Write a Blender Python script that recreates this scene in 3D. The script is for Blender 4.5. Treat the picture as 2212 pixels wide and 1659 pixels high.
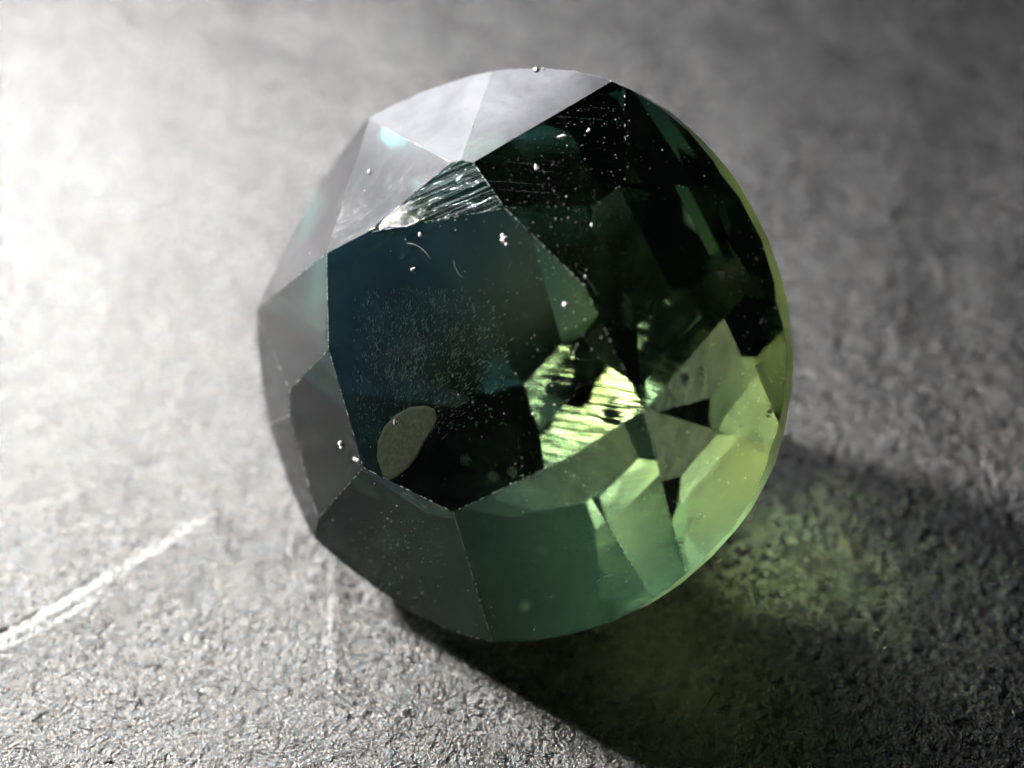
import bpy, bmesh, math, random
import numpy as np
from mathutils import Vector, Matrix, noise

for o in list(bpy.data.objects):
    bpy.data.objects.remove(o)
SC = bpy.context.scene
COL = SC.collection
R = math.radians

# ------------------------------------------------------------------ camera
ELEV, TILT, DIST = R(45), R(28), 4.98
CAM_R = np.array([1.0, 0, 0])
CAM_B = np.array([0, -math.cos(ELEV), math.sin(ELEV)])
CAM_U = np.array([0, math.sin(ELEV), math.cos(ELEV)])
GEM_N = math.cos(TILT) * CAM_B - math.sin(TILT) * CAM_R      # direction the table faces
GEM_V = CAM_U
GEM_U = np.cross(GEM_V, GEM_N)
GEM_M = np.stack([GEM_U, GEM_V, GEM_N])                      # rows: gem axes in the world
FOC = 1106.0 / math.tan(R(39.6 / 2))
GEM_Z = 0.8714                                                 # height of the girdle plane centre above the paper
GEM_C = np.array([0, 0, GEM_Z])
CAM_P = GEM_C - DIST * (CAM_R * (1130 - 1106) / FOC + CAM_U * (829.5 - 767) / FOC - CAM_B)

cam = bpy.data.cameras.new('camera')
cam.sensor_width = 36.0
cam.lens = 18.0 / math.tan(R(39.6 / 2))
cam.clip_start, cam.clip_end = 0.05, 500
cam.dof.use_dof = True
cam.dof.focus_distance = 4.72
cam.dof.aperture_fstop = 0.33
cam.dof.aperture_blades = 0
cam_o = bpy.data.objects.new('camera', cam)
COL.objects.link(cam_o)
m = Matrix.Identity(4)
for i in range(3):
    m[i][0], m[i][1], m[i][2], m[i][3] = CAM_R[i], CAM_U[i], CAM_B[i], CAM_P[i]
cam_o.matrix_world = m
SC.camera = cam_o

# ------------------------------------------------------------------ light
world = bpy.data.worlds.new('World')
SC.world = world
world.use_nodes = True
bg = world.node_tree.nodes['Background']
bg.inputs[0].default_value = (0.85, 0.95, 1.0, 1)
bg.inputs[1].default_value = 0.008
SC.view_settings.view_transform = 'Standard'
SC.view_settings.look = 'None'
SC.view_settings.exposure = 0.0
SC.view_settings.gamma = 1.0
SC.view_settings.use_curve_mapping = False


def direction(az, el):
    return Vector((math.cos(R(az)) * math.cos(R(el)), math.sin(R(az)) * math.cos(R(el)), math.sin(R(el))))


def lamp(name, az, el, dist, sx, sy, radiance, color, shape):
    l = bpy.data.lights.new(name, 'AREA')
    l.shape = shape
    l.size = sx
    l.size_y = sy
    area = sx * sy if shape == 'RECTANGLE' else math.pi * sx * sx / 4
    l.energy = radiance * math.pi * area
    l.color = color
    o = bpy.data.objects.new(name, l)
    d = direction(az, el)
    o.location = Vector(GEM_C) + d * dist
    o.rotation_euler = d.to_track_quat('Z', 'Y').to_euler()
    COL.objects.link(o)
    return o


# a wide bright window behind to the left (its middle panes brighter), and a small hard lamp close by on the left
lamp('window_light', 121, 19, 16, 2 * 16 * math.tan(R(22)), 2 * 16 * math.tan(R(14)), 4.4, (0.97, 0.97, 1.0), 'RECTANGLE')
lamp('window_middle_light', 117, 21, 15.5, 2 * 15.5 * math.tan(R(13)), 2 * 15.5 * math.tan(R(9)), 6.2, (0.98, 0.97, 1.0), 'RECTANGLE')
desk = lamp('desk_lamp_light', 149, 23.0, 7.0, 2 * 7.0 * math.tan(R(3.4)), 1, 1950.0, (1.0, 0.97, 0.91), 'DISK')

cy = SC.cycles
cy.max_bounces = 24
cy.transmission_bounces = 24
cy.glossy_bounces = 16
cy.diffuse_bounces = 4
cy.caustics_reflective = True
cy.caustics_refractive = True
cy.blur_glossy = 0.0
cy.sample_clamp_indirect = 80.0
cy.use_denoising = True
try:
    cy.denoiser = 'OPENIMAGEDENOISE'
    cy.denoising_input_passes = 'RGB_ALBEDO_NORMAL'
    cy.denoising_prefilter = 'ACCURATE'
except Exception:
    pass

# ------------------------------------------------------------------ helpers
rng = np.random.default_rng(7)
random.seed(7)


def mesh_np(name, verts, faces, mat=None, smooth=False):
    """verts (n,3); faces (k,3) or (k,4) array, or list of index tuples"""
    me = bpy.data.meshes.new(name)
    verts = np.asarray(verts, np.float32)
    if isinstance(faces, np.ndarray):
        k, c = faces.shape
        me.vertices.add(len(verts))
        me.vertices.foreach_set('co', verts.ravel())
        me.loops.add(k * c)
        me.loops.foreach_set('vertex_index', faces.astype(np.int32).ravel())
        me.polygons.add(k)
        me.polygons.foreach_set('loop_start', np.arange(0, k * c, c, dtype=np.int32))
        me.polygons.foreach_set('loop_total', np.full(k, c, np.int32))
        me.update(calc_edges=True)
        me.validate()
    else:
        me.from_pydata([tuple(v) for v in verts], [], faces)
    if smooth:
        me.polygons.foreach_set('use_smooth', np.ones(len(me.polygons), bool))
    if mat:
        me.materials.append(mat)
    return me


def link(name, me, parent=None, **props):
    o = bpy.data.objects.new(name, me)
    COL.objects.link(o)
    if parent:
        o.parent = parent
    for k, v in props.items():
        o[k] = v
    return o


class NT:
    """small helper to write node trees"""
    def __init__(self, name):
        self.mat = bpy.data.materials.new(name)
        self.mat.use_nodes = True
        self.t = self.mat.node_tree
        self.t.nodes.clear()
        self.out = self.n('ShaderNodeOutputMaterial')

    def n(self, kind, **kw):
        nd = self.t.nodes.new(kind)
        for k, v in kw.items():
            setattr(nd, k, v)
        return nd

    def put(self, sock, v):
        if hasattr(v, 'links') or hasattr(v, 'is_linked'):
            self.t.links.new(v, sock)
        elif isinstance(v, (tuple, list)) and len(v) == 3 and sock.type == 'RGBA':
            sock.default_value = (*v, 1)
        else:
            sock.default_value = v

    def math(self, op, a, b=0.0, c=None, clamp=False):
        nd = self.n('ShaderNodeMath', operation=op, use_clamp=clamp)
        self.put(nd.inputs[0], a)
        self.put(nd.inputs[1], b)
        if c is not None:
            self.put(nd.inputs[2], c)
        return nd.outputs[0]

    def mixc(self, f, a, b):
        nd = self.n('ShaderNodeMix', data_type='RGBA')
        self.put(nd.inputs[0], f)
        self.put(nd.inputs[6], a)
        self.put(nd.inputs[7], b)
        return nd.outputs[2]

    def noise(self, vec, scale, detail=2.0, rough=0.5, dist=0.0):
        nd = self.n('ShaderNodeTexNoise')
        if vec is not None:
            self.put(nd.inputs['Vector'], vec)
        nd.inputs['Scale'].default_value = scale
        nd.inputs['Detail'].default_value = detail
        nd.inputs['Roughness'].default_value = rough
        nd.inputs['Distortion'].default_value = dist
        return nd.outputs[0]

    def coord(self, which='Object'):
        return self.n('ShaderNodeTexCoord').outputs[which]

    def mapping(self, vec, rot=(0, 0, 0), scale=(1, 1, 1), loc=(0, 0, 0)):
        if any(rot):            # turn first, stretch afterwards
            rn = self.n('ShaderNodeVectorRotate', rotation_type='Z_AXIS')
            self.put(rn.inputs['Vector'], vec)
            rn.inputs['Angle'].default_value = -rot[2]
            vec = rn.outputs[0]
        nd = self.n('ShaderNodeMapping')
        self.put(nd.inputs['Vector'], vec)
        nd.inputs['Scale'].default_value = scale
        nd.inputs['Location'].default_value = loc
        return nd.outputs[0]

    def ramp(self, f, lo, hi, a=0.0, b=1.0, kind='LINEAR'):
        nd = self.n('ShaderNodeMapRange', interpolation_type=kind)
        self.put(nd.inputs[0], f)
        nd.inputs[1].default_value = lo
        nd.inputs[2].default_value = hi
        nd.inputs[3].default_value = a
        nd.inputs[4].default_value = b
        return nd.outputs[0]

    def bump(self, h, strength, distance):
        nd = self.n('ShaderNodeBump')
        self.put(nd.inputs['Height'], h)
        self.put(nd.inputs['Strength'], strength)
        nd.inputs['Distance'].default_value = distance
        return nd.outputs[0]

    def finish(self, sh):
        self.t.links.new(sh, self.out.inputs[0])
        return self.mat


# ------------------------------------------------------------------ the dark paper the stone lies on
def ground_point(px, py):
    """where a line of sight meets the paper, z = 0"""
    d = CAM_R * (px - 1106) / FOC + CAM_U * (829.5 - py) / FOC - CAM_B
    t = -CAM_P[2] / d[2]
    p = CAM_P + d * t
    return p[0], p[1]


def paper_material():
    k = NT('dark_fibrous_paper')
    co = k.coord('Object')
    fine = None
    for i, (rot, sx, sy, sc) in enumerate([(0.4, 1, 3.6, 26), (1.3, 1, 3.0, 30), (2.4, 1, 3.4, 24), (2.9, 1, 3.0, 32)]):
        n_ = k.noise(k.mapping(co, rot=(0, 0, rot), scale=(sx, sy, 1), loc=(i * 3.1, i * 1.7, 0)), sc, 2.0, 0.7)
        fine = n_ if fine is None else k.math('MAXIMUM', fine, n_)
    grain = k.noise(co, 90.0, 2.0, 0.7)
    coarse = k.noise(co, 40.0, 2.0, 0.7)
    h = k.math('ADD', k.math('MULTIPLY', fine, 0.22), k.math('ADD', k.math('MULTIPLY', grain, 0.60), k.math('MULTIPLY', coarse, 0.30)))
    blotch = k.noise(co, 1.3, 3.0, 0.6)
    mid = k.noise(co, 7.0, 3.0, 0.7)
    lit_crease = k.n('ShaderNodeAttribute', attribute_name='lit_crease').outputs['Fac']
    lit_crease = k.math('MULTIPLY', lit_crease, k.ramp(k.math('ADD', k.math('MULTIPLY', coarse, 0.6), k.math('MULTIPLY', grain, 0.4)), 0.40, 0.60))
    p = k.n('ShaderNodeBsdfPrincipled')
    dark = (k.mixc(k.ramp(k.math('ADD', k.math('MULTIPLY', mid, 0.6), k.math('MULTIPLY', coarse, 0.4)), 0.38, 0.62), (0.012, 0.012, 0.014), (0.038, 0.038, 0.040)))
    k.put(p.inputs['Base Color'], k.mixc(lit_crease, dark, (0.24, 0.24, 0.235)))   # pale colour along the creases paints the light caught on their walls
    k.put(p.inputs['Roughness'], k.math('ADD', k.ramp(coarse, 0.3, 0.7, 0.15, 0.27), k.ramp(mid, 0.35, 0.65, 0.0, 0.10)))
    k.put(p.inputs['Specular Tint'], k.mixc(k.ramp(k.noise(co, 70.0, 1.0), 0.4, 0.6), (1.0, 0.90, 0.80), (0.80, 0.91, 1.0)))
    p.inputs['Specular IOR Level'].default_value = 1.0
    k.put(p.inputs['Normal'], k.bump(h, 1.0, 0.021))
    return k.finish(p.outputs[0])


def oriented_noise(nx, ny, dx, density, length, width, nor, r):
    """matted fibres: sparse impulses smeared along many directions"""
    fx = np.fft.fftfreq(nx, dx)[None, :]
    fy = np.fft.rfftfreq(ny, dx)[:, None]
    out = np.zeros((ny, nx), np.float32)
    for i in range(nor):
        a = math.pi * (i + r.random() * 0.6) / nor
        imp = (r.random((ny, nx)) < density).astype(np.float32) * r.uniform(0.3, 1, (ny, nx))
        FX = np.fft.fftfreq(ny, dx)[:, None]
        FY = np.fft.rfftfreq(nx, dx)[None, :]
        u_ = FY * math.cos(a) + FX * math.sin(a)
        v_ = -FY * math.sin(a) + FX * math.cos(a)
        ker = np.exp(-2 * (math.pi ** 2) * ((u_ * length) ** 2 + (v_ * width) ** 2))
        s = np.fft.irfft2(np.fft.rfft2(imp) * ker, s=(ny, nx))
        s = s / s.std()
        out = np.maximum(out, s.astype(np.float32)) if i else s.astype(np.float32)
    return (out - out.mean()) / out.std()


def smooth_noise(nx, ny, dx, scale, r):
    FX = np.fft.fftfreq(ny, dx)[:, None]
    FY = np.fft.rfftfreq(nx, dx)[None, :]
    ker = np.exp(-2 * math.pi ** 2 * scale ** 2 * (FX ** 2 + FY ** 2))
    s = np.fft.irfft2(np.fft.rfft2(r.standard_normal((ny, nx))) * ker, s=(ny, nx))
    return (s / s.std()).astype(np.float32)


def seg_dist(X, Y, pts):
    """distance to and signed side of a polyline, and 0..1 position along it"""
    best = np.full(X.shape, 1e9, np.float32)
    side = np.zeros(X.shape, np.float32)
    pos = np.zeros(X.shape, np.float32)
    n = len(pts) - 1
    for i in range(n):
        a = np.array(pts[i]); b = np.array(pts[i + 1])
        d = b - a
        L = np.hypot(*d)
        t = np.clip(((X - a[0]) * d[0] + (Y - a[1]) * d[1]) / L ** 2, 0, 1)
        ex, ey = X - (a[0] + t * d[0]), Y - (a[1] + t * d[1])
        q = np.hypot(ex, ey)
        s = (d[0] * ey - d[1] * ex) / L
        m_ = q < best
        best = np.where(m_, q, best)
        side = np.where(m_, s, side)
        pos = np.where(m_, (i + t) / n, pos)
    return best, side, pos


LIT_CREASE = []


def groove(X, Y, pix, width, depth, lip=0.35, fade=(0.0, 0.2)):
    pts = [ground_point(*q) for q in pix]
    q, s, t = seg_dist(X, Y, pts)
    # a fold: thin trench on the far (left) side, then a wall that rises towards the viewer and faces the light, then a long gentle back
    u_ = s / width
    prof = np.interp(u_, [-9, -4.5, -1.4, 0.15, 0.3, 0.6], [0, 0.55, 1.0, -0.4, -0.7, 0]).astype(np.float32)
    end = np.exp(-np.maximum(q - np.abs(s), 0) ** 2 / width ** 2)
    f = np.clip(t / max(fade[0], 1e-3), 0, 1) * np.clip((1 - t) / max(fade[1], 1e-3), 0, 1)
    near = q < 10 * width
    lit_crease = np.exp(-((u_ + 0.6) / 0.95) ** 4) * f * end * near  # mask where the light on the crease wall is put into the colour
    LIT_CREASE.append(np.clip(lit_crease * min(1.0, depth / 0.012), 0, 1).astype(np.float32))
    return np.where(near, depth * prof * f * end, 0).astype(np.float32)


def build_ground():
    dx = 0.0072
    x0, x1, y0, y1 = -3.1, 3.0, -2.05, 2.0
    nx, ny = int((x1 - x0) / dx) + 1, int((y1 - y0) / dx) + 1

    def axis(lo, hi, n, far_lo, far_hi):
        mid = list(lo + dx * np.arange(n))
        left, st = [], dx
        while (left[-1] if left else mid[0]) > far_lo:
            st = min(st * 1.03, 0.035)
            left.append((left[-1] if left else mid[0]) - st)
        right, st = [], dx
        while (right[-1] if right else mid[-1]) < far_hi:
            st = min(st * 1.03, 0.035)
            right.append((right[-1] if right else mid[-1]) + st)
        return np.array(left[::-1] + mid + right)

    xs = axis(x0, x1, nx, -6.5, 6.5)
    ys = axis(y0, y1, ny, -2.3, 8.0)
    X, Y = np.meshgrid(xs, ys)
    t = 0.0004 * oriented_noise(nx, ny, dx, 0.012, 0.03, 0.0075, 9, rng)
    t += 0.0007 * oriented_noise(nx, ny, dx, 0.03, 0.012, 0.006, 7, rng)
    t += 0.0019 * smooth_noise(nx, ny, dx, 0.0085, rng) + 0.0010 * smooth_noise(nx, ny, dx, 0.022, rng)
    t += 0.004 * smooth_noise(nx, ny, dx, 0.12, rng) + 0.006 * smooth_noise(nx, ny, dx, 0.35, rng)
    ix = np.round((xs - x0) / dx).astype(int) % nx
    iy = np.round((ys - y0) / dx).astype(int) % ny
    h = t[iy[:, None], ix[None, :]].copy()
    # creases and scratches pressed into the paper
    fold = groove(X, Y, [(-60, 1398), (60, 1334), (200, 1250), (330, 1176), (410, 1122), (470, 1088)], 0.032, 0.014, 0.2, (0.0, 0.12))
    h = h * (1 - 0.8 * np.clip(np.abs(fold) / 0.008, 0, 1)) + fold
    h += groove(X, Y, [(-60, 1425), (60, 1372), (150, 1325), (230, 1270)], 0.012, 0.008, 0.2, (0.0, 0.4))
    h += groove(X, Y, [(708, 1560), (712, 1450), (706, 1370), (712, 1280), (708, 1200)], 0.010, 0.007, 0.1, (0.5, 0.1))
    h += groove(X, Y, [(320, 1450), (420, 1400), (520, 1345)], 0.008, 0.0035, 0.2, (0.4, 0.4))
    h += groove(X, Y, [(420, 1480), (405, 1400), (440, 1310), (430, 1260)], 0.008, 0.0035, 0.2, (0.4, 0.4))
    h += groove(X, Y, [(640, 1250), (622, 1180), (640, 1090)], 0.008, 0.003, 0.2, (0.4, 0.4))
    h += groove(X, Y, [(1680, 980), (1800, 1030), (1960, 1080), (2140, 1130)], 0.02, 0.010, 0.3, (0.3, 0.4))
    e = np.minimum.reduce([X - xs[0], xs[-1] - X, Y - ys[0], ys[-1] - Y])
    h *= np.clip(e / 0.3, 0, 1)
    h -= 0.012
    nx, ny = len(xs), len(ys)
    Z = h
    v = np.stack([X, Y, Z], -1).reshape(-1, 3)
    i = np.arange(nx * ny).reshape(ny, nx)
    f = np.stack([i[:-1, :-1], i[:-1, 1:], i[1:, 1:], i[1:, :-1]], -1).reshape(-1, 4)
    # the same sheet goes on, coarser, to far beyond the picture: rings of quads joined to the fine rim
    rim = np.concatenate([i[0, :-1], i[:-1, -1], i[-1, :0:-1], i[:0:-1, 0]])
    rv = v[rim]
    verts = [v]
    faces = [f]
    prev = rim
    base = len(v)
    cxy = np.array([(xs[0] + xs[-1]) / 2, (ys[0] + ys[-1]) / 2])
    for s in (1.25, 1.7, 2.6, 4.5):
        q = rv.copy()
        q[:, :2] = cxy + (rv[:, :2] - cxy) * s
        q[:, 2] = -0.012
        cur = base + np.arange(len(rim))
        faces.append(np.stack([prev, cur, np.roll(cur, -1), np.roll(prev, -1)], -1))
        verts.append(q)
        base += len(rim)
        prev = cur
    me = mesh_np('ground', np.concatenate(verts), np.concatenate(faces), paper_material(), smooth=True)
    lit_crease = np.maximum.reduce(LIT_CREASE)
    att = me.attributes.new('lit_crease', 'FLOAT', 'POINT')
    att.data.foreach_set('value', np.concatenate([lit_crease.ravel(), np.zeros(len(me.vertices) - lit_crease.size, np.float32)]))
    o = link('ground', me, kind='structure', label='dark fibrous paper sheet with creases and glittering grain')
    return xs, ys, Z


GX, GY, GZ = build_ground()


def ground_z(x, y):
    i = min(int(np.searchsorted(GX, x)), len(GX) - 1)
    j = min(int(np.searchsorted(GY, y)), len(GY) - 1)
    return float(GZ[j, i])


# ------------------------------------------------------------------ the stone
PLANES = [
    ('table', 0.000000, 0.000000, 1.000000, 0.450000),
    ('F3', -0.203410, 0.531749, 0.822111, 0.657045),
    ('F5', -0.036375, 0.356817, 0.933466, 0.576806),
    ('F2', -0.092808, 0.670759, 0.735846, 0.703982),
    ('F1', 0.082334, 0.689211, 0.719868, 0.703721),
    ('D1', 0.248460, 0.562051, 0.788902, 0.653473),
    ('D1b', 0.285828, 0.311301, 0.906308, 0.598145),
    ('D3', 0.478457, 0.556093, 0.679587, 0.736702),
    ('F4', -0.563362, 0.416920, 0.713303, 0.754623),
    ('F6', -0.535857, -0.012587, 0.844215, 0.652272),
    ('F7', -0.599582, -0.110361, 0.792667, 0.703925),
    ('F9', -0.477871, -0.169532, 0.861915, 0.628044),
    ('F8', -0.580472, -0.203247, 0.788506, 0.706808),
    ('F10', -0.214498, -0.557046, 0.802303, 0.651949),
    ('F11', 0.260631, -0.579886, 0.771883, 0.640609),
    ('F12', 0.331736, -0.554764, 0.763012, 0.655903),
    ('F14', 0.542511, 0.280939, 0.791679, 0.655115),
    ('D4', 0.803619, 0.332736, 0.493440, 0.837645),
    ('D5', 0.820936, -0.063505, 0.567478, 0.796628),
    ('F13', 0.676390, -0.440417, 0.590364, 0.779533),
    ('girdle', 0.997859, 0.065403, 0.000000, 0.951776),
    ('girdle', 0.980785, 0.195090, 0.000000, 0.947380),
    ('girdle', 0.946930, 0.321439, 0.000000, 0.944080),
    ('girdle', 0.896873, 0.442289, 0.000000, 0.943520),
    ('girdle', 0.831470, 0.555570, 0.000000, 0.946715),
    ('girdle', 0.751840, 0.659346, 0.000000, 0.953217),
    ('girdle', 0.659346, 0.751840, 0.000000, 0.961521),
    ('girdle', 0.555570, 0.831470, 0.000000, 0.970101),
    ('girdle', 0.442289, 0.896873, 0.000000, 0.977946),
    ('girdle', 0.321439, 0.946930, 0.000000, 0.984656),
    ('girdle', 0.195090, 0.980785, 0.000000, 0.990438),
    ('girdle', 0.065403, 0.997859, 0.000000, 0.996095),
    ('girdle', -0.065403, 0.997859, 0.000000, 1.002906),
    ('girdle', -0.195090, 0.980785, 0.000000, 1.012155),
    ('girdle', -0.321439, 0.946930, 0.000000, 1.024298),
    ('girdle', -0.442289, 0.896873, 0.000000, 1.038702),
    ('girdle', -0.555570, 0.831470, 0.000000, 1.054309),
    ('girdle', -0.659346, 0.751840, 0.000000, 1.070225),
    ('girdle', -0.751840, 0.659346, 0.000000, 1.085802),
    ('girdle', -0.831470, 0.555570, 0.000000, 1.100441),
    ('girdle', -0.896873, 0.442289, 0.000000, 1.113368),
    ('girdle', -0.946930, 0.321439, 0.000000, 1.123620),
    ('girdle', -0.980785, 0.195090, 0.000000, 1.130183),
    ('girdle', -0.997859, 0.065403, 0.000000, 1.132203),
    ('girdle', -0.997859, -0.065403, 0.000000, 1.129116),
    ('girdle', -0.980785, -0.195090, 0.000000, 1.120737),
    ('girdle', -0.946930, -0.321439, 0.000000, 1.107321),
    ('girdle', -0.896873, -0.442289, 0.000000, 1.089641),
    ('girdle', -0.831470, -0.555570, 0.000000, 1.069138),
    ('girdle', -0.751840, -0.659346, 0.000000, 1.048133),
    ('girdle', -0.659346, -0.751840, 0.000000, 1.029930),
    ('girdle', -0.555570, -0.831470, 0.000000, 1.017384),
    ('girdle', -0.442289, -0.896873, 0.000000, 1.010006),
    ('girdle', -0.321439, -0.946930, 0.000000, 1.005035),
    ('girdle', -0.195090, -0.980785, 0.000000, 1.000193),
    ('girdle', -0.065403, -0.997859, 0.000000, 0.994235),
    ('girdle', 0.065403, -0.997859, 0.000000, 0.986768),
    ('girdle', 0.195090, -0.980785, 0.000000, 0.978086),
    ('girdle', 0.321439, -0.946930, 0.000000, 0.969101),
    ('girdle', 0.442289, -0.896873, 0.000000, 0.961243),
    ('girdle', 0.555570, -0.831470, 0.000000, 0.956029),
    ('girdle', 0.659346, -0.751840, 0.000000, 0.954179),
    ('girdle', 0.751840, -0.659346, 0.000000, 0.955031),
    ('girdle', 0.831470, -0.555570, 0.000000, 0.957107),
    ('girdle', 0.896873, -0.442289, 0.000000, 0.958984),
    ('girdle', 0.946930, -0.321439, 0.000000, 0.959657),
    ('girdle', 0.980785, -0.195090, 0.000000, 0.958619),
    ('girdle', 0.997859, -0.065403, 0.000000, 0.955841),
    ('pavilion', 0.503469, -0.513911, -0.694561, 0.715868),
    ('pavilion', -0.291104, 0.701477, -0.650529, 0.824472),
    ('pavilion', -0.473806, 0.512940, -0.715822, 0.778007),
    ('pavilion', -0.761839, 0.074885, -0.643423, 0.978818),
    ('pavilion', -0.445803, -0.728331, -0.520379, 0.900557),
    ('pavilion', -0.113193, -0.747809, -0.654194, 0.781661),
    ('pavilion', 0.762147, -0.135526, -0.633060, 0.767966),
    ('pavilion', 0.568232, 0.549075, -0.612886, 0.781244),
    ('pavilion', 0.038828, 0.853704, -0.519310, 0.873298),
    ('pavilion', -0.701680, -0.308399, -0.642289, 0.929894),
    ('pavilion', 0.696641, -0.122560, -0.706873, 0.753814),
    ('pavilion', 0.686930, 0.373556, -0.623364, 0.829778),
    ('pavilion', -0.717669, -0.051995, -0.694441, 0.935193),
    ('pavilion', 0.123328, 0.626525, -0.769582, 0.832881),
    ('pavilion', 0.132661, 0.656342, -0.742708, 0.827618),
    ('pavilion', 0.467078, -0.477125, -0.744439, 0.751206),
    ('pavilion', 0.935168, 0.092106, -0.342020, 0.907900),
    ('pavilion', 0.874208, 0.265188, -0.406737, 0.881466),
    ('pavilion', 0.828735, 0.442968, -0.342020, 0.903721),
    ('pavilion', 0.596135, 0.726392, -0.342020, 0.923571),
    ('pavilion', 0.430642, 0.805675, -0.406737, 0.912740),
    ('pavilion', 0.272778, 0.899230, -0.342020, 0.943572),
    ('pavilion', -0.092106, 0.935168, -0.342020, 0.962863),
    ('pavilion', -0.265188, 0.874208, -0.406737, 0.954966),
    ('pavilion', -0.442968, 0.828735, -0.342020, 0.997159),
    ('pavilion', -0.726392, 0.596135, -0.342020, 1.038904),
    ('pavilion', -0.805675, 0.430642, -0.406737, 1.032720),
    ('pavilion', -0.899230, 0.272778, -0.342020, 1.073456),
    ('pavilion', -0.909146, 0.089543, -0.406737, 1.055502),
    ('pavilion', -0.935168, -0.092106, -0.342020, 1.078315),
    ('pavilion', -0.874208, -0.265188, -0.406737, 1.036735),
    ('pavilion', -0.828735, -0.442968, -0.342020, 1.036131),
    ('pavilion', -0.706180, -0.579547, -0.406737, 0.983252),
    ('pavilion', -0.596135, -0.726392, -0.342020, 0.983134),
    ('pavilion', -0.430642, -0.805675, -0.406737, 0.945051),
    ('pavilion', -0.272778, -0.899230, -0.342020, 0.959704),
    ('pavilion', 0.092106, -0.935168, -0.342020, 0.943730),
    ('pavilion', 0.265188, -0.874208, -0.406737, 0.909650),
    ('pavilion', 0.442968, -0.828735, -0.342020, 0.920468),
    ('pavilion', 0.726392, -0.596135, -0.342020, 0.915994),
    ('pavilion', 0.805675, -0.430642, -0.406737, 0.897978),
    ('pavilion', 0.899230, -0.272778, -0.342020, 0.920200),
]
TINT = [1.0, -0.5, 0.02, 1.3, 0.33, 0.48, 0.54, 0.86, 0.88, 0.55]


def clip_planes(pl):
    out = []
    for i, (nm, a, b, c, d) in enumerate(pl):
        mm = np.array([a, b, c])
        t = np.cross(mm, [0, 0, 1.0] if abs(c) < 0.9 else [1.0, 0, 0])
        t /= np.linalg.norm(t)
        s = np.cross(mm, t)
        o = mm * d
        poly = [o + 4 * t + 4 * s, o - 4 * t + 4 * s, o - 4 * t - 4 * s, o + 4 * t - 4 * s]
        for j, q in enumerate(pl):
            if j == i or not poly:
                continue
            qn = np.array(q[1:4])
            dd = [x @ qn - q[4] for x in poly]
            new = []
            for k in range(len(poly)):
                e, g = dd[k], dd[(k + 1) % len(poly)]
                if e <= 1e-9:
                    new.append(poly[k])
                if (e < -1e-9 and g > 1e-9) or (e > 1e-9 and g < -1e-9):
                    new.append(poly[k] + (poly[(k + 1) % len(poly)] - poly[k]) * e / (e - g))
            poly = new
        # drop repeated corners, keep the winding outward
        q = []
        for x in poly:
            if not q or np.linalg.norm(x - q[-1]) > 1e-5:
                q.append(x)
        if len(q) > 2 and np.linalg.norm(q[0] - q[-1]) < 1e-5:
            q.pop()
        if len(q) < 3:
            out.append(None)
            continue
        q = np.array(q)
        nn = sum(np.cross(q[k] - q[0], q[k + 1] - q[0]) for k in range(1, len(q) - 1))
        if nn @ mm < 0:
            q = q[::-1]
        out.append(q)
    return out


POLYS = clip_planes(PLANES)

gem = bpy.data.objects.new('faceted_gemstone', None)
gem.empty_display_size = 0.2
COL.objects.link(gem)
gem['label'] = 'large round faceted green and blue gemstone lying tilted on dark paper'
gem['category'] = 'gemstone'
gm = Matrix.Identity(4)
for i in range(3):
    gm[i][0], gm[i][1], gm[i][2], gm[i][3] = GEM_U[i], GEM_V[i], GEM_N[i], GEM_C[i]
gem.matrix_world = gm


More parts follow.
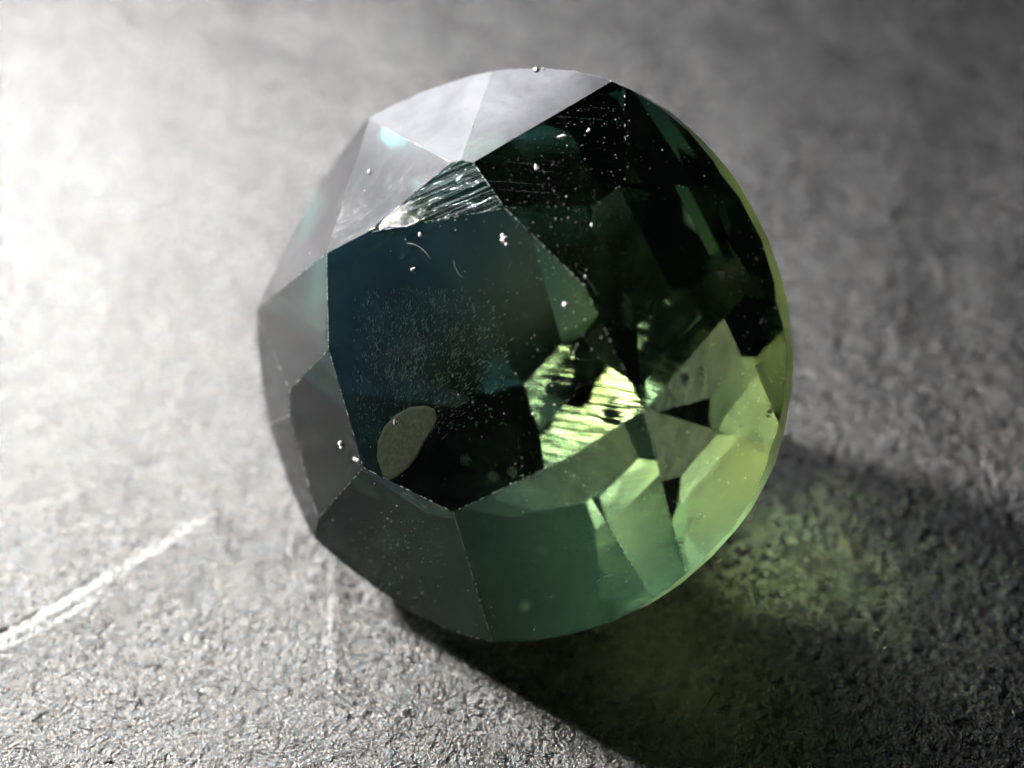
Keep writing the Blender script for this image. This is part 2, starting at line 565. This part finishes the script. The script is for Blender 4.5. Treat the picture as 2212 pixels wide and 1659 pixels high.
def gem_material(name, power, scratch=None, rough=0.0, reflect_tint=True, frost=0.0, rough_t=None, tpow=1.0, gloss=0.56, glow=(1.0, 0.95, 0.36)):
    """coloured crystal: blue on one side, yellow-green on the other; optional polishing scratches (angle, scale, amount)"""
    k = NT(name)
    co = k.coord('Object')
    sep = k.n('ShaderNodeSeparateXYZ')
    k.put(sep.inputs[0], co)
    s = k.math('ADD', k.math('MULTIPLY', sep.outputs[0], TINT[0]), k.math('MULTIPLY', sep.outputs[1], TINT[1]))
    s = k.math('ADD', k.math('DIVIDE', k.math('SUBTRACT', s, TINT[2]), TINT[3]), 0.5)
    s = k.math('ADD', s, k.math('MULTIPLY', k.math('SUBTRACT', k.noise(co, 2.2, 2.0), 0.5), 0.25))
    s = k.ramp(s, 0, 1, 0, 1, 'SMOOTHSTEP')
    col = k.mixc(s, tuple(c ** power for c in TINT[4:7]), tuple(c ** power for c in TINT[7:10]))
    gl = k.n('ShaderNodeBsdfGlossy')
    rf = k.n('ShaderNodeBsdfRefraction')
    rf.inputs['IOR'].default_value = 1.76
    k.put(rf.inputs['Color'], k.mixc(s, tuple(c ** (power * tpow) for c in TINT[4:7]), tuple(c ** (power * tpow) for c in TINT[7:10])))
    k.put(gl.inputs['Color'], col if reflect_tint else (gloss, gloss, gloss * 1.03))
    fr = k.n('ShaderNodeFresnel')
    fr.inputs['IOR'].default_value = 1.76
    gl.inputs['Roughness'].default_value = max(rough, 0.0 if reflect_tint else 0.12)
    rf.inputs['Roughness'].default_value = rough if rough_t is None else rough_t
    if not reflect_tint and not rough:      # smears and fine haze on the handled outer facets
        sm = k.noise(co, 3.4, 4.0, 0.65, 0.6)
        fine_ = k.noise(co, 60.0, 3.0, 0.7)
        k.put(gl.inputs['Roughness'], k.math('ADD', k.ramp(sm, 0.35, 0.65, 0.06, 0.20), k.ramp(fine_, 0.55, 0.75, 0.0, 0.10)))
        k.put(gl.inputs['Color'], k.mixc(k.math('ADD', k.ramp(sm, 0.35, 0.65, 0.0, 0.7), k.ramp(fine_, 0.55, 0.7, 0.0, 0.3)), (gloss * 1.1, gloss * 1.1, gloss * 1.15), (gloss * 0.84, gloss * 0.84, gloss * 0.87)))
    # barely visible polish waviness everywhere
    h = k.math('MULTIPLY', k.noise(co, 5.0, 2.0), 0.00012)
    if scratch:
        ang, sc, amt, lo = scratch
        mp = k.mapping(co, rot=(0, 0, ang), scale=(0.35, sc, 0.35))
        st = k.noise(mp, 1.0, 4.0, 0.75)
        st2 = k.noise(k.mapping(co, rot=(0, 0, ang), scale=(0.8, sc * 3.1, 0.8)), 1.0, 2.0, 0.6)
        ln = k.ramp(k.math('ADD', k.math('MULTIPLY', st, 0.6), k.math('MULTIPLY', st2, 0.4)), lo, lo + 0.16)
        patch = k.ramp(k.noise(co, 3.0, 2.0), 0.35, 0.6)
        ln = k.math('MULTIPLY', ln, patch)
        h = k.math('ADD', h, k.math('MULTIPLY', ln, 0.0022 * amt))
        k.put(gl.inputs['Roughness'], k.math('MULTIPLY', ln, 0.35 * min(amt, 1.5)))
        k.put(rf.inputs['Roughness'], k.math('MULTIPLY', ln, 0.22 * min(amt, 1.5)))
    nb = k.bump(h, 1.0, 1.0)
    for nd in (gl, rf):
        k.put(nd.inputs['Normal'], nb)
    if scratch:
        k.put(fr.inputs['Normal'], nb)
    if frost:
        tl = k.n('ShaderNodeBsdfTranslucent')
        k.put(tl.inputs['Color'], k.mixc(s, tuple(c ** power for c in TINT[4:7]), glow))
        fm = k.n('ShaderNodeMixShader')
        fm.inputs[0].default_value = frost
        k.t.links.new(rf.outputs[0], fm.inputs[1])
        k.t.links.new(tl.outputs[0], fm.inputs[2])
        rf = fm
    mx = k.n('ShaderNodeMixShader')
    k.put(mx.inputs[0], fr.outputs[0])
    k.t.links.new(rf.outputs[0], mx.inputs[1])
    k.t.links.new(gl.outputs[0], mx.inputs[2])
    return k.finish(mx.outputs[0])


MAT_CROWN = gem_material('crystal_crown', 0.75, reflect_tint=False)
MAT_STAR = gem_material('crystal_scratched', 0.9, scratch=(0.32, 190, 0.4, 0.53), reflect_tint=False)
MAT_SIDE = gem_material('crystal_lightly_scratched', 0.9, scratch=(-0.12, 190, 0.22, 0.58), reflect_tint=False)
MAT_HAZE = gem_material('crystal_hazy_lower_crown', 0.75, reflect_tint=False, frost=0.12, gloss=0.33, glow=(0.50, 0.88, 0.50))
MAT_BRIGHT = gem_material('crystal_well_polished', 0.75, reflect_tint=False, gloss=0.85)
MAT_PAV = gem_material('crystal_pavilion', 1.0, rough=0.015, rough_t=0.2, tpow=2.1)
MAT_PAV2 = gem_material('crystal_pavilion_scratched', 1.0, scratch=(-0.12, 300, 0.14, 0.50), rough_t=0.2, tpow=2.1)
MAT_GIRDLE = gem_material('crystal_girdle', 0.3, rough=0.5, reflect_tint=False, frost=0.92)

EDGES = []
girdle_faces = []
for (nm, *pl), poly in zip(PLANES, POLYS):
    if poly is None:
        continue
    if nm == 'girdle':
        girdle_faces.append(poly)
        continue
    if nm == 'pavilion':
        part, mat = 'pavilion_facet', MAT_PAV2 if pl[0] > 0.1 and pl[1] < 0.1 else MAT_PAV
    elif nm == 'table':
        part, mat = 'table_facet', MAT_CROWN
    else:
        part, mat = 'crown_facet', {'F5': MAT_STAR, 'D1': MAT_SIDE, 'F4': MAT_BRIGHT, 'F9': MAT_HAZE, 'F10': MAT_HAZE, 'F11': MAT_HAZE, 'F12': MAT_HAZE}.get(nm, MAT_CROWN)
    if nm != 'pavilion':
        for a in range(len(poly)):
            EDGES.append((poly[a], poly[(a + 1) % len(poly)], 0.2 if nm in ('D1', 'D1b', 'D3', 'D4', 'D5', 'F14', 'F13') else 1.0))
    o = link(part, mesh_np(part, poly, [tuple(range(len(poly)))], mat), gem)
vs, fs = [], []
for q in girdle_faces:
    fs.append(tuple(range(len(vs), len(vs) + len(q))))
    vs += list(q)
girdle = link('girdle', mesh_np('girdle', np.array(vs), fs, MAT_GIRDLE), gem)


def plain(name, color, rough, spec=0.5, emit=None):
    k = NT(name)
    p = k.n('ShaderNodeBsdfPrincipled')
    k.put(p.inputs['Base Color'], k.mixc(k.noise(k.coord('Object'), 40, 2.0), tuple(c * 0.8 for c in color), color))
    p.inputs['Roughness'].default_value = rough
    p.inputs['Specular IOR Level'].default_value = spec
    return k.finish(p.outputs[0])


MAT_WEAR = plain('worn_crystal_edge', (0.30, 0.31, 0.32), 0.3, 0.8)
MAT_DUST = plain('pale_dust', (0.55, 0.54, 0.52), 0.45, 0.6)

# chipped, worn lines where the crown facets meet
wv, wf = [], []
seen = set()
for a, b, amount in EDGES:
    key = tuple(sorted([tuple(np.round(a, 3)), tuple(np.round(b, 3))]))
    if key in seen:
        continue
    seen.add(key)
    L = np.linalg.norm(b - a)
    n_ = max(2, int(L / 0.012))
    dirn = (b - a) / L
    e1 = np.cross(dirn, [0.3, 0.5, 0.8]); e1 /= np.linalg.norm(e1)
    e2 = np.cross(dirn, e1)
    prob = (0.4 + 0.5 * rng.random()) * amount
    on_ = False
    for k_ in range(n_):
        if rng.random() > prob:
            continue
        c0 = a + (b - a) * (k_ + 0.1) / n_
        c1 = a + (b - a) * (k_ + 0.9 * rng.random() + 0.2) / n_
        r_ = 0.0007 + 0.0012 * rng.random() ** 2
        s0 = len(wv)
        for c_ in (c0, c1):
            for w_ in range(4):
                t_ = w_ * math.pi / 2
                wv.append(c_ + r_ * (math.cos(t_) * e1 + math.sin(t_) * e2) * (0.7 + 0.6 * rng.random()))
        for w_ in range(4):
            wf.append((s0 + w_, s0 + (w_ + 1) % 4, s0 + 4 + (w_ + 1) % 4, s0 + 4 + w_))
        wf.append((s0 + 3, s0 + 2, s0 + 1, s0))
        wf.append((s0 + 4, s0 + 5, s0 + 6, s0 + 7))
link('edge_wear', mesh_np('edge_wear', np.array(wv), wf, MAT_WEAR), gem, kind='stuff')

# ------------------------------------------------------------------ dust on the stone
CAM_G = GEM_M @ (CAM_P - GEM_C)
PN = np.array([p[1:4] for p in PLANES]); PD = np.array([p[4] for p in PLANES])


def on_stone(px, py):
    """point of the stone's surface (stone axes) under a line of sight, its normal and facet"""
    d = GEM_M @ (CAM_R * (px - 1106) / FOC + CAM_U * (829.5 - py) / FOC - CAM_B)
    den = PN @ d
    t = (PD - PN @ CAM_G) / den
    ent = np.where(den < 0, t, -1e9)
    ex = np.where(den > 0, t, 1e9).min()
    i = int(ent.argmax())
    if ent[i] >= ex:
        return None
    return CAM_G + d * ent[i], PN[i], i


def lump(c, n_, r_, rr, flat=0.7):
    """a small irregular grain: 12 corners of an icosahedron pushed about"""
    ph = (1 + 5 ** 0.5) / 2
    P = np.array([(-1, ph, 0), (1, ph, 0), (-1, -ph, 0), (1, -ph, 0), (0, -1, ph), (0, 1, ph), (0, -1, -ph), (0, 1, -ph), (ph, 0, -1), (ph, 0, 1), (-ph, 0, -1), (-ph, 0, 1)]) / 1.9
    P = P * rr.uniform(0.6, 1.3, (12, 1)) * rr.uniform(0.6, 1.5, (1, 3))
    q = P - np.outer(P @ n_, n_) * (1 - flat)
    return c + n_ * r_ * 0.35 + q * r_


ICO = [(0, 11, 5), (0, 5, 1), (0, 1, 7), (0, 7, 10), (0, 10, 11), (1, 5, 9), (5, 11, 4), (11, 10, 2), (10, 7, 6), (7, 1, 8), (3, 9, 4), (3, 4, 2), (3, 2, 6), (3, 6, 8), (3, 8, 9), (4, 9, 5), (2, 4, 11), (6, 2, 10), (8, 6, 7), (9, 8, 1)]


def to_world(p):
    return p @ GEM_M + GEM_C


dv, df = [], []


def sprinkle(n_, box, rmin, rmax, power=3.0):
    x0, y0, x1, y1 = box
    for _ in range(n_):
        hit = on_stone(rng.uniform(x0, x1), rng.uniform(y0, y1))
        if hit is None:
            continue
        p, nn, _i = hit
        r_ = rmin + (rmax - rmin) * rng.random() ** power
        s0 = len(dv)
        dv.extend(to_world(lump(p, nn, r_, rng)))
        df.extend([(a + s0, b + s0, c + s0) for a, b, c in ICO])


sprinkle(520, (560, 150, 1700, 1380), 0.0006, 0.0030, 6.0)
sprinkle(300, (1090, 215, 1360, 640), 0.0005, 0.0016, 4.0)
sprinkle(70, (1360, 240, 1690, 700), 0.0005, 0.0022, 4.0)
sprinkle(260, (1120, 640, 1640, 1120), 0.0006, 0.0026, 5.0)
sprinkle(260, (700, 1120, 960, 1330), 0.0005, 0.0022, 4.0)
sprinkle(120, (1590, 480, 1700, 980), 0.0008, 0.0045, 3.0)
dust = link('dust', mesh_np('dust', np.array(dv), np.array(df), MAT_DUST), kind='stuff', label='fine pale dust scattered over the facets of the gemstone')

SPECKS = [
    (1092, 519, 0.012, 'largest white dust speck near the top of the table facet'),
    (908, 508, 0.008, 'dust speck just under the scratched upper facet'),
    (893, 584, 0.006, 'small bright white speck alone in the upper table facet'),
    (798, 372, 0.007, 'pale speck on the bright left crown facet'),
    (1161, 150, 0.008, 'pale speck sitting on the top rim of the gemstone'),
    (738, 958, 0.01, 'long white speck on the left edge of the table facet'),
    (768, 992, 0.009, 'white speck just below the long one on the left table edge'),
    (853, 912, 0.006, 'small speck on the grey-green oval patch of the table facet'),
    (1514, 798, 0.009, 'brightest round speck among the lower right facets'),
    (1158, 361, 0.008, 'speck on the dark scratched crown facet'),
    (1216, 294, 0.008, 'round speck high on the dark crown facet'),
    (1273, 281, 0.007, 'speck under the tip of the top bright facet'),
    (1560, 597, 0.01, 'rough grey speck on the black right crown facet'),
    (1648, 692, 0.009, 'speck at the right rim where the girdle turns bright'),
    (1662, 888, 0.01, 'white speck on the bright yellow-green girdle side'),
    (1222, 660, 0.007, 'speck at the right tip of the table facet'),
    (1476, 815, 0.014, 'crumbly grey dust cluster beside the brightest round speck'),
    (1240, 1027, 0.007, 'white speck over the pale lower facets'),
]
for px, py, r_, lab in SPECKS:
    hit = on_stone(px, py)
    if hit is None:
        continue
    p, nn, _i = hit
    V, F = [], []
    for q in range(3 if r_ > 0.0075 else 2):
        off = np.cross(nn, rng.standard_normal(3)) * r_ * (0.8 if q else 0)
        s0 = len(V)
        V.extend(lump(p + off, nn, r_ * (1 if q == 0 else 0.65), rng))
        F.extend([(a + s0, b + s0, c + s0) for a, b, c in ICO])
    V = to_world(np.array(V))
    c = V.mean(0)
    o = link('dust_speck', mesh_np('dust_speck', V - c, F, MAT_DUST), label=lab, category='dust speck', group='dust specks lying on the gemstone')
    o.location = c

# a few fine threads of lint lying across the facets
lv, lf = [], []
for px, py, ang, ln, cu in [(930, 560, -0.5, 0.11, 0.5), (1000, 600, -1.1, 0.07, -0.4), (1290, 640, -1.0, 0.10, 0.3), (1480, 560, -1.2, 0.05, 0.6), (1420, 650, 1.4, 0.05, 0.5),
                           (1250, 740, 1.2, 0.06, 0.2), (760, 1215, -0.8, 0.10, 0.5), (740, 1180, -1.2, 0.09, -0.5), (1560, 1000, 1.0, 0.05, 0.2), (1320, 1240, 0.6, 0.06, 0.2), (900, 1080, -0.4, 0.06, 0.5), (1120, 300, 0.5, 0.05, 0.8)]:
    hit = on_stone(px, py)
    if hit is None:
        continue
    c, nn, _i = hit
    e1 = np.cross(nn, [0, 1.0, 0.1]); e1 /= np.linalg.norm(e1)
    e2 = np.cross(nn, e1)
    q = c.copy()
    s0 = len(lv)
    for k_ in range(9):
        a = ang + cu * (k_ - 4) / 4
        d_ = math.cos(a) * e1 + math.sin(a) * e2
        w_ = np.cross(nn, d_)
        r_ = 0.0011 * (0.5 if k_ in (0, 8) else 1)
        z_ = nn * (0.0012 + 0.002 * math.sin(k_ * 0.8) ** 2)
        lv += [to_world(q + w_ * r_ + z_), to_world(q + z_ + nn * r_), to_world(q - w_ * r_ + z_)]
        q = q + d_ * ln / 8
    for k_ in range(8):
        for w_ in range(2):
            a = s0 + 3 * k_ + w_
            lf.append((a, a + 1, a + 4, a + 3))
link('lint', mesh_np('lint', np.array(lv), np.array(lf), plain('pale_lint', (0.16, 0.16, 0.15), 0.4, 0.5)), kind='stuff', label='fine pale lint threads lying across the gemstone facets')

# ------------------------------------------------------------------ the veil of fine inclusions inside the stone
iv, jf = [], []
MAT_INC = plain('pale_inclusion', (0.78, 0.88, 0.74), 0.35, 0.5)
for _ in range(4200):
    a = rng.random()
    px = 760 + 330 * rng.random()
    py = 620 + 330 * rng.random()
    if rng.random() > math.exp(-(((px - 880) / 150) ** 2 + ((py - 770) / 140) ** 2)):
        continue
    hit = on_stone(px, py)
    p = hit[0] - np.array([0, 0, 1.0]) * (0.008 + 0.10 * rng.random())
    ang = math.atan2(-(py - 1000), px - 800) + 0.3 * rng.standard_normal()
    ln = 0.003 + 0.010 * rng.random() ** 3
    d = np.array([math.cos(ang), math.sin(ang), 0.3 * rng.standard_normal()])
    e = np.array([-d[1], d[0], 0])
    w = 0.0006 + 0.0019 * rng.random() ** 2
    s0 = len(iv)
    iv += [p - d * ln, p + e * w, p + d * ln, p - e * w, p + np.array([0, 0, w]), p - np.array([0, 0, w])]
    jf += [(a_ + s0, b_ + s0, c_ + s0) for a_, b_, c_ in [(0, 1, 4), (1, 2, 4), (2, 3, 4), (3, 0, 4), (1, 0, 5), (2, 1, 5), (3, 2, 5), (0, 3, 5)]]
if iv:
    link('inclusion', mesh_np('inclusion', np.array(iv), jf, MAT_INC), gem, kind='stuff')

# small kidney-shaped patch on the table's lower left: an internal reflection painted in grey-green
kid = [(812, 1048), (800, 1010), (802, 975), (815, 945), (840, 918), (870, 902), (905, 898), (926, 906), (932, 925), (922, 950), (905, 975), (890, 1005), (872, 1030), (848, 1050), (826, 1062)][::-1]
HT = PD[[p[0] for p in PLANES].index('table')]


def on_table(px, py):
    d = GEM_M @ (CAM_R * (px - 1106) / FOC + CAM_U * (829.5 - py) / FOC - CAM_B)
    return CAM_G + d * (HT - CAM_G[2]) / d[2]


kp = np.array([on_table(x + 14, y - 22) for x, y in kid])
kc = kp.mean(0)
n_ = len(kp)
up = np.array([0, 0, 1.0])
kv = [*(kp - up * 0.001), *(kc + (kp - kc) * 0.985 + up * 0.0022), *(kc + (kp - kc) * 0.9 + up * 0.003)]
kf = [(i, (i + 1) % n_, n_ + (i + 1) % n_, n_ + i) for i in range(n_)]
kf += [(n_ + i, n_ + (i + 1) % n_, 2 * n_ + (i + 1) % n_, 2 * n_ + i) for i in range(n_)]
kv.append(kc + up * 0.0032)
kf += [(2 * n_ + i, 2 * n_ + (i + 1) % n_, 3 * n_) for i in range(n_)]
KD = NT('painted_reflection')
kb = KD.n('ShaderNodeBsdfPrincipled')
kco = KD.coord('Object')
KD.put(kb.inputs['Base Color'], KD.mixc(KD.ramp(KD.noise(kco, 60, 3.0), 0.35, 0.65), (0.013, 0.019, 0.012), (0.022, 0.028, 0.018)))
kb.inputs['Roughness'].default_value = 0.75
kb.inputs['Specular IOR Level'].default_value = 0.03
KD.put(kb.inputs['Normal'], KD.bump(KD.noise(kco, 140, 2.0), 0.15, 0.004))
link('painted_reflection', mesh_np('painted_reflection', np.array(kv), kf, KD.finish(kb.outputs[0])), gem, label='grey-green kidney-shaped painted reflection on the table facet')

# ------------------------------------------------------------------ loose fibres on the paper
fv, ff = [], []
MAT_FIB = plain('pale_paper_fibre', (0.06, 0.06, 0.063), 0.3, 0.9)


def fibre(x, y, ang, L, rad, lift, curl):
    pts = []
    n_ = 6
    for i in range(n_):
        t = i / (n_ - 1)
        a = ang + curl * (t - 0.5)
        x += math.cos(a) * L / n_
        y += math.sin(a) * L / n_
        pts.append((x, y, ground_z(x, y) + rad + lift * math.sin(math.pi * t)))
    s0 = len(fv)
    for i, p in enumerate(pts):
        a = ang + curl * (i / (n_ - 1) - 0.5)
        nx_, ny_ = -math.sin(a), math.cos(a)
        r_ = rad * (0.5 if i in (0, n_ - 1) else 1)
        fv.extend([(p[0] + nx_ * r_, p[1] + ny_ * r_, p[2]), (p[0], p[1], p[2] + r_), (p[0] - nx_ * r_, p[1] - ny_ * r_, p[2])])
    for i in range(n_ - 1):
        for w_ in range(2):
            a_ = s0 + i * 3 + w_
            ff.append((a_, a_ + 1, a_ + 4, a_ + 3))


for _ in range(800):
    px, py = rng.uniform(-60, 2270), 720 + 1000 * rng.random() ** 0.8
    x, y = ground_point(px, py)
    fibre(x, y, rng.uniform(0, math.pi * 2), rng.uniform(0.04, 0.16), rng.uniform(0.0008, 0.0018), rng.uniform(0, 0.006), rng.normal(0, 0.35))
for _ in range(60):
    x, y = ground_point(rng.normal(720, 22), rng.normal(1225, 40))
    fibre(x, y, rng.uniform(0, math.pi * 2), rng.uniform(0.05, 0.14), rng.uniform(0.0008, 0.0016), rng.uniform(0.004, 0.02), rng.normal(0, 0.8))
link('paper_fibre', mesh_np('paper_fibre', np.array(fv), np.array(ff), MAT_FIB, smooth=True), kind='stuff', label='short pale fibres standing out of the dark paper')
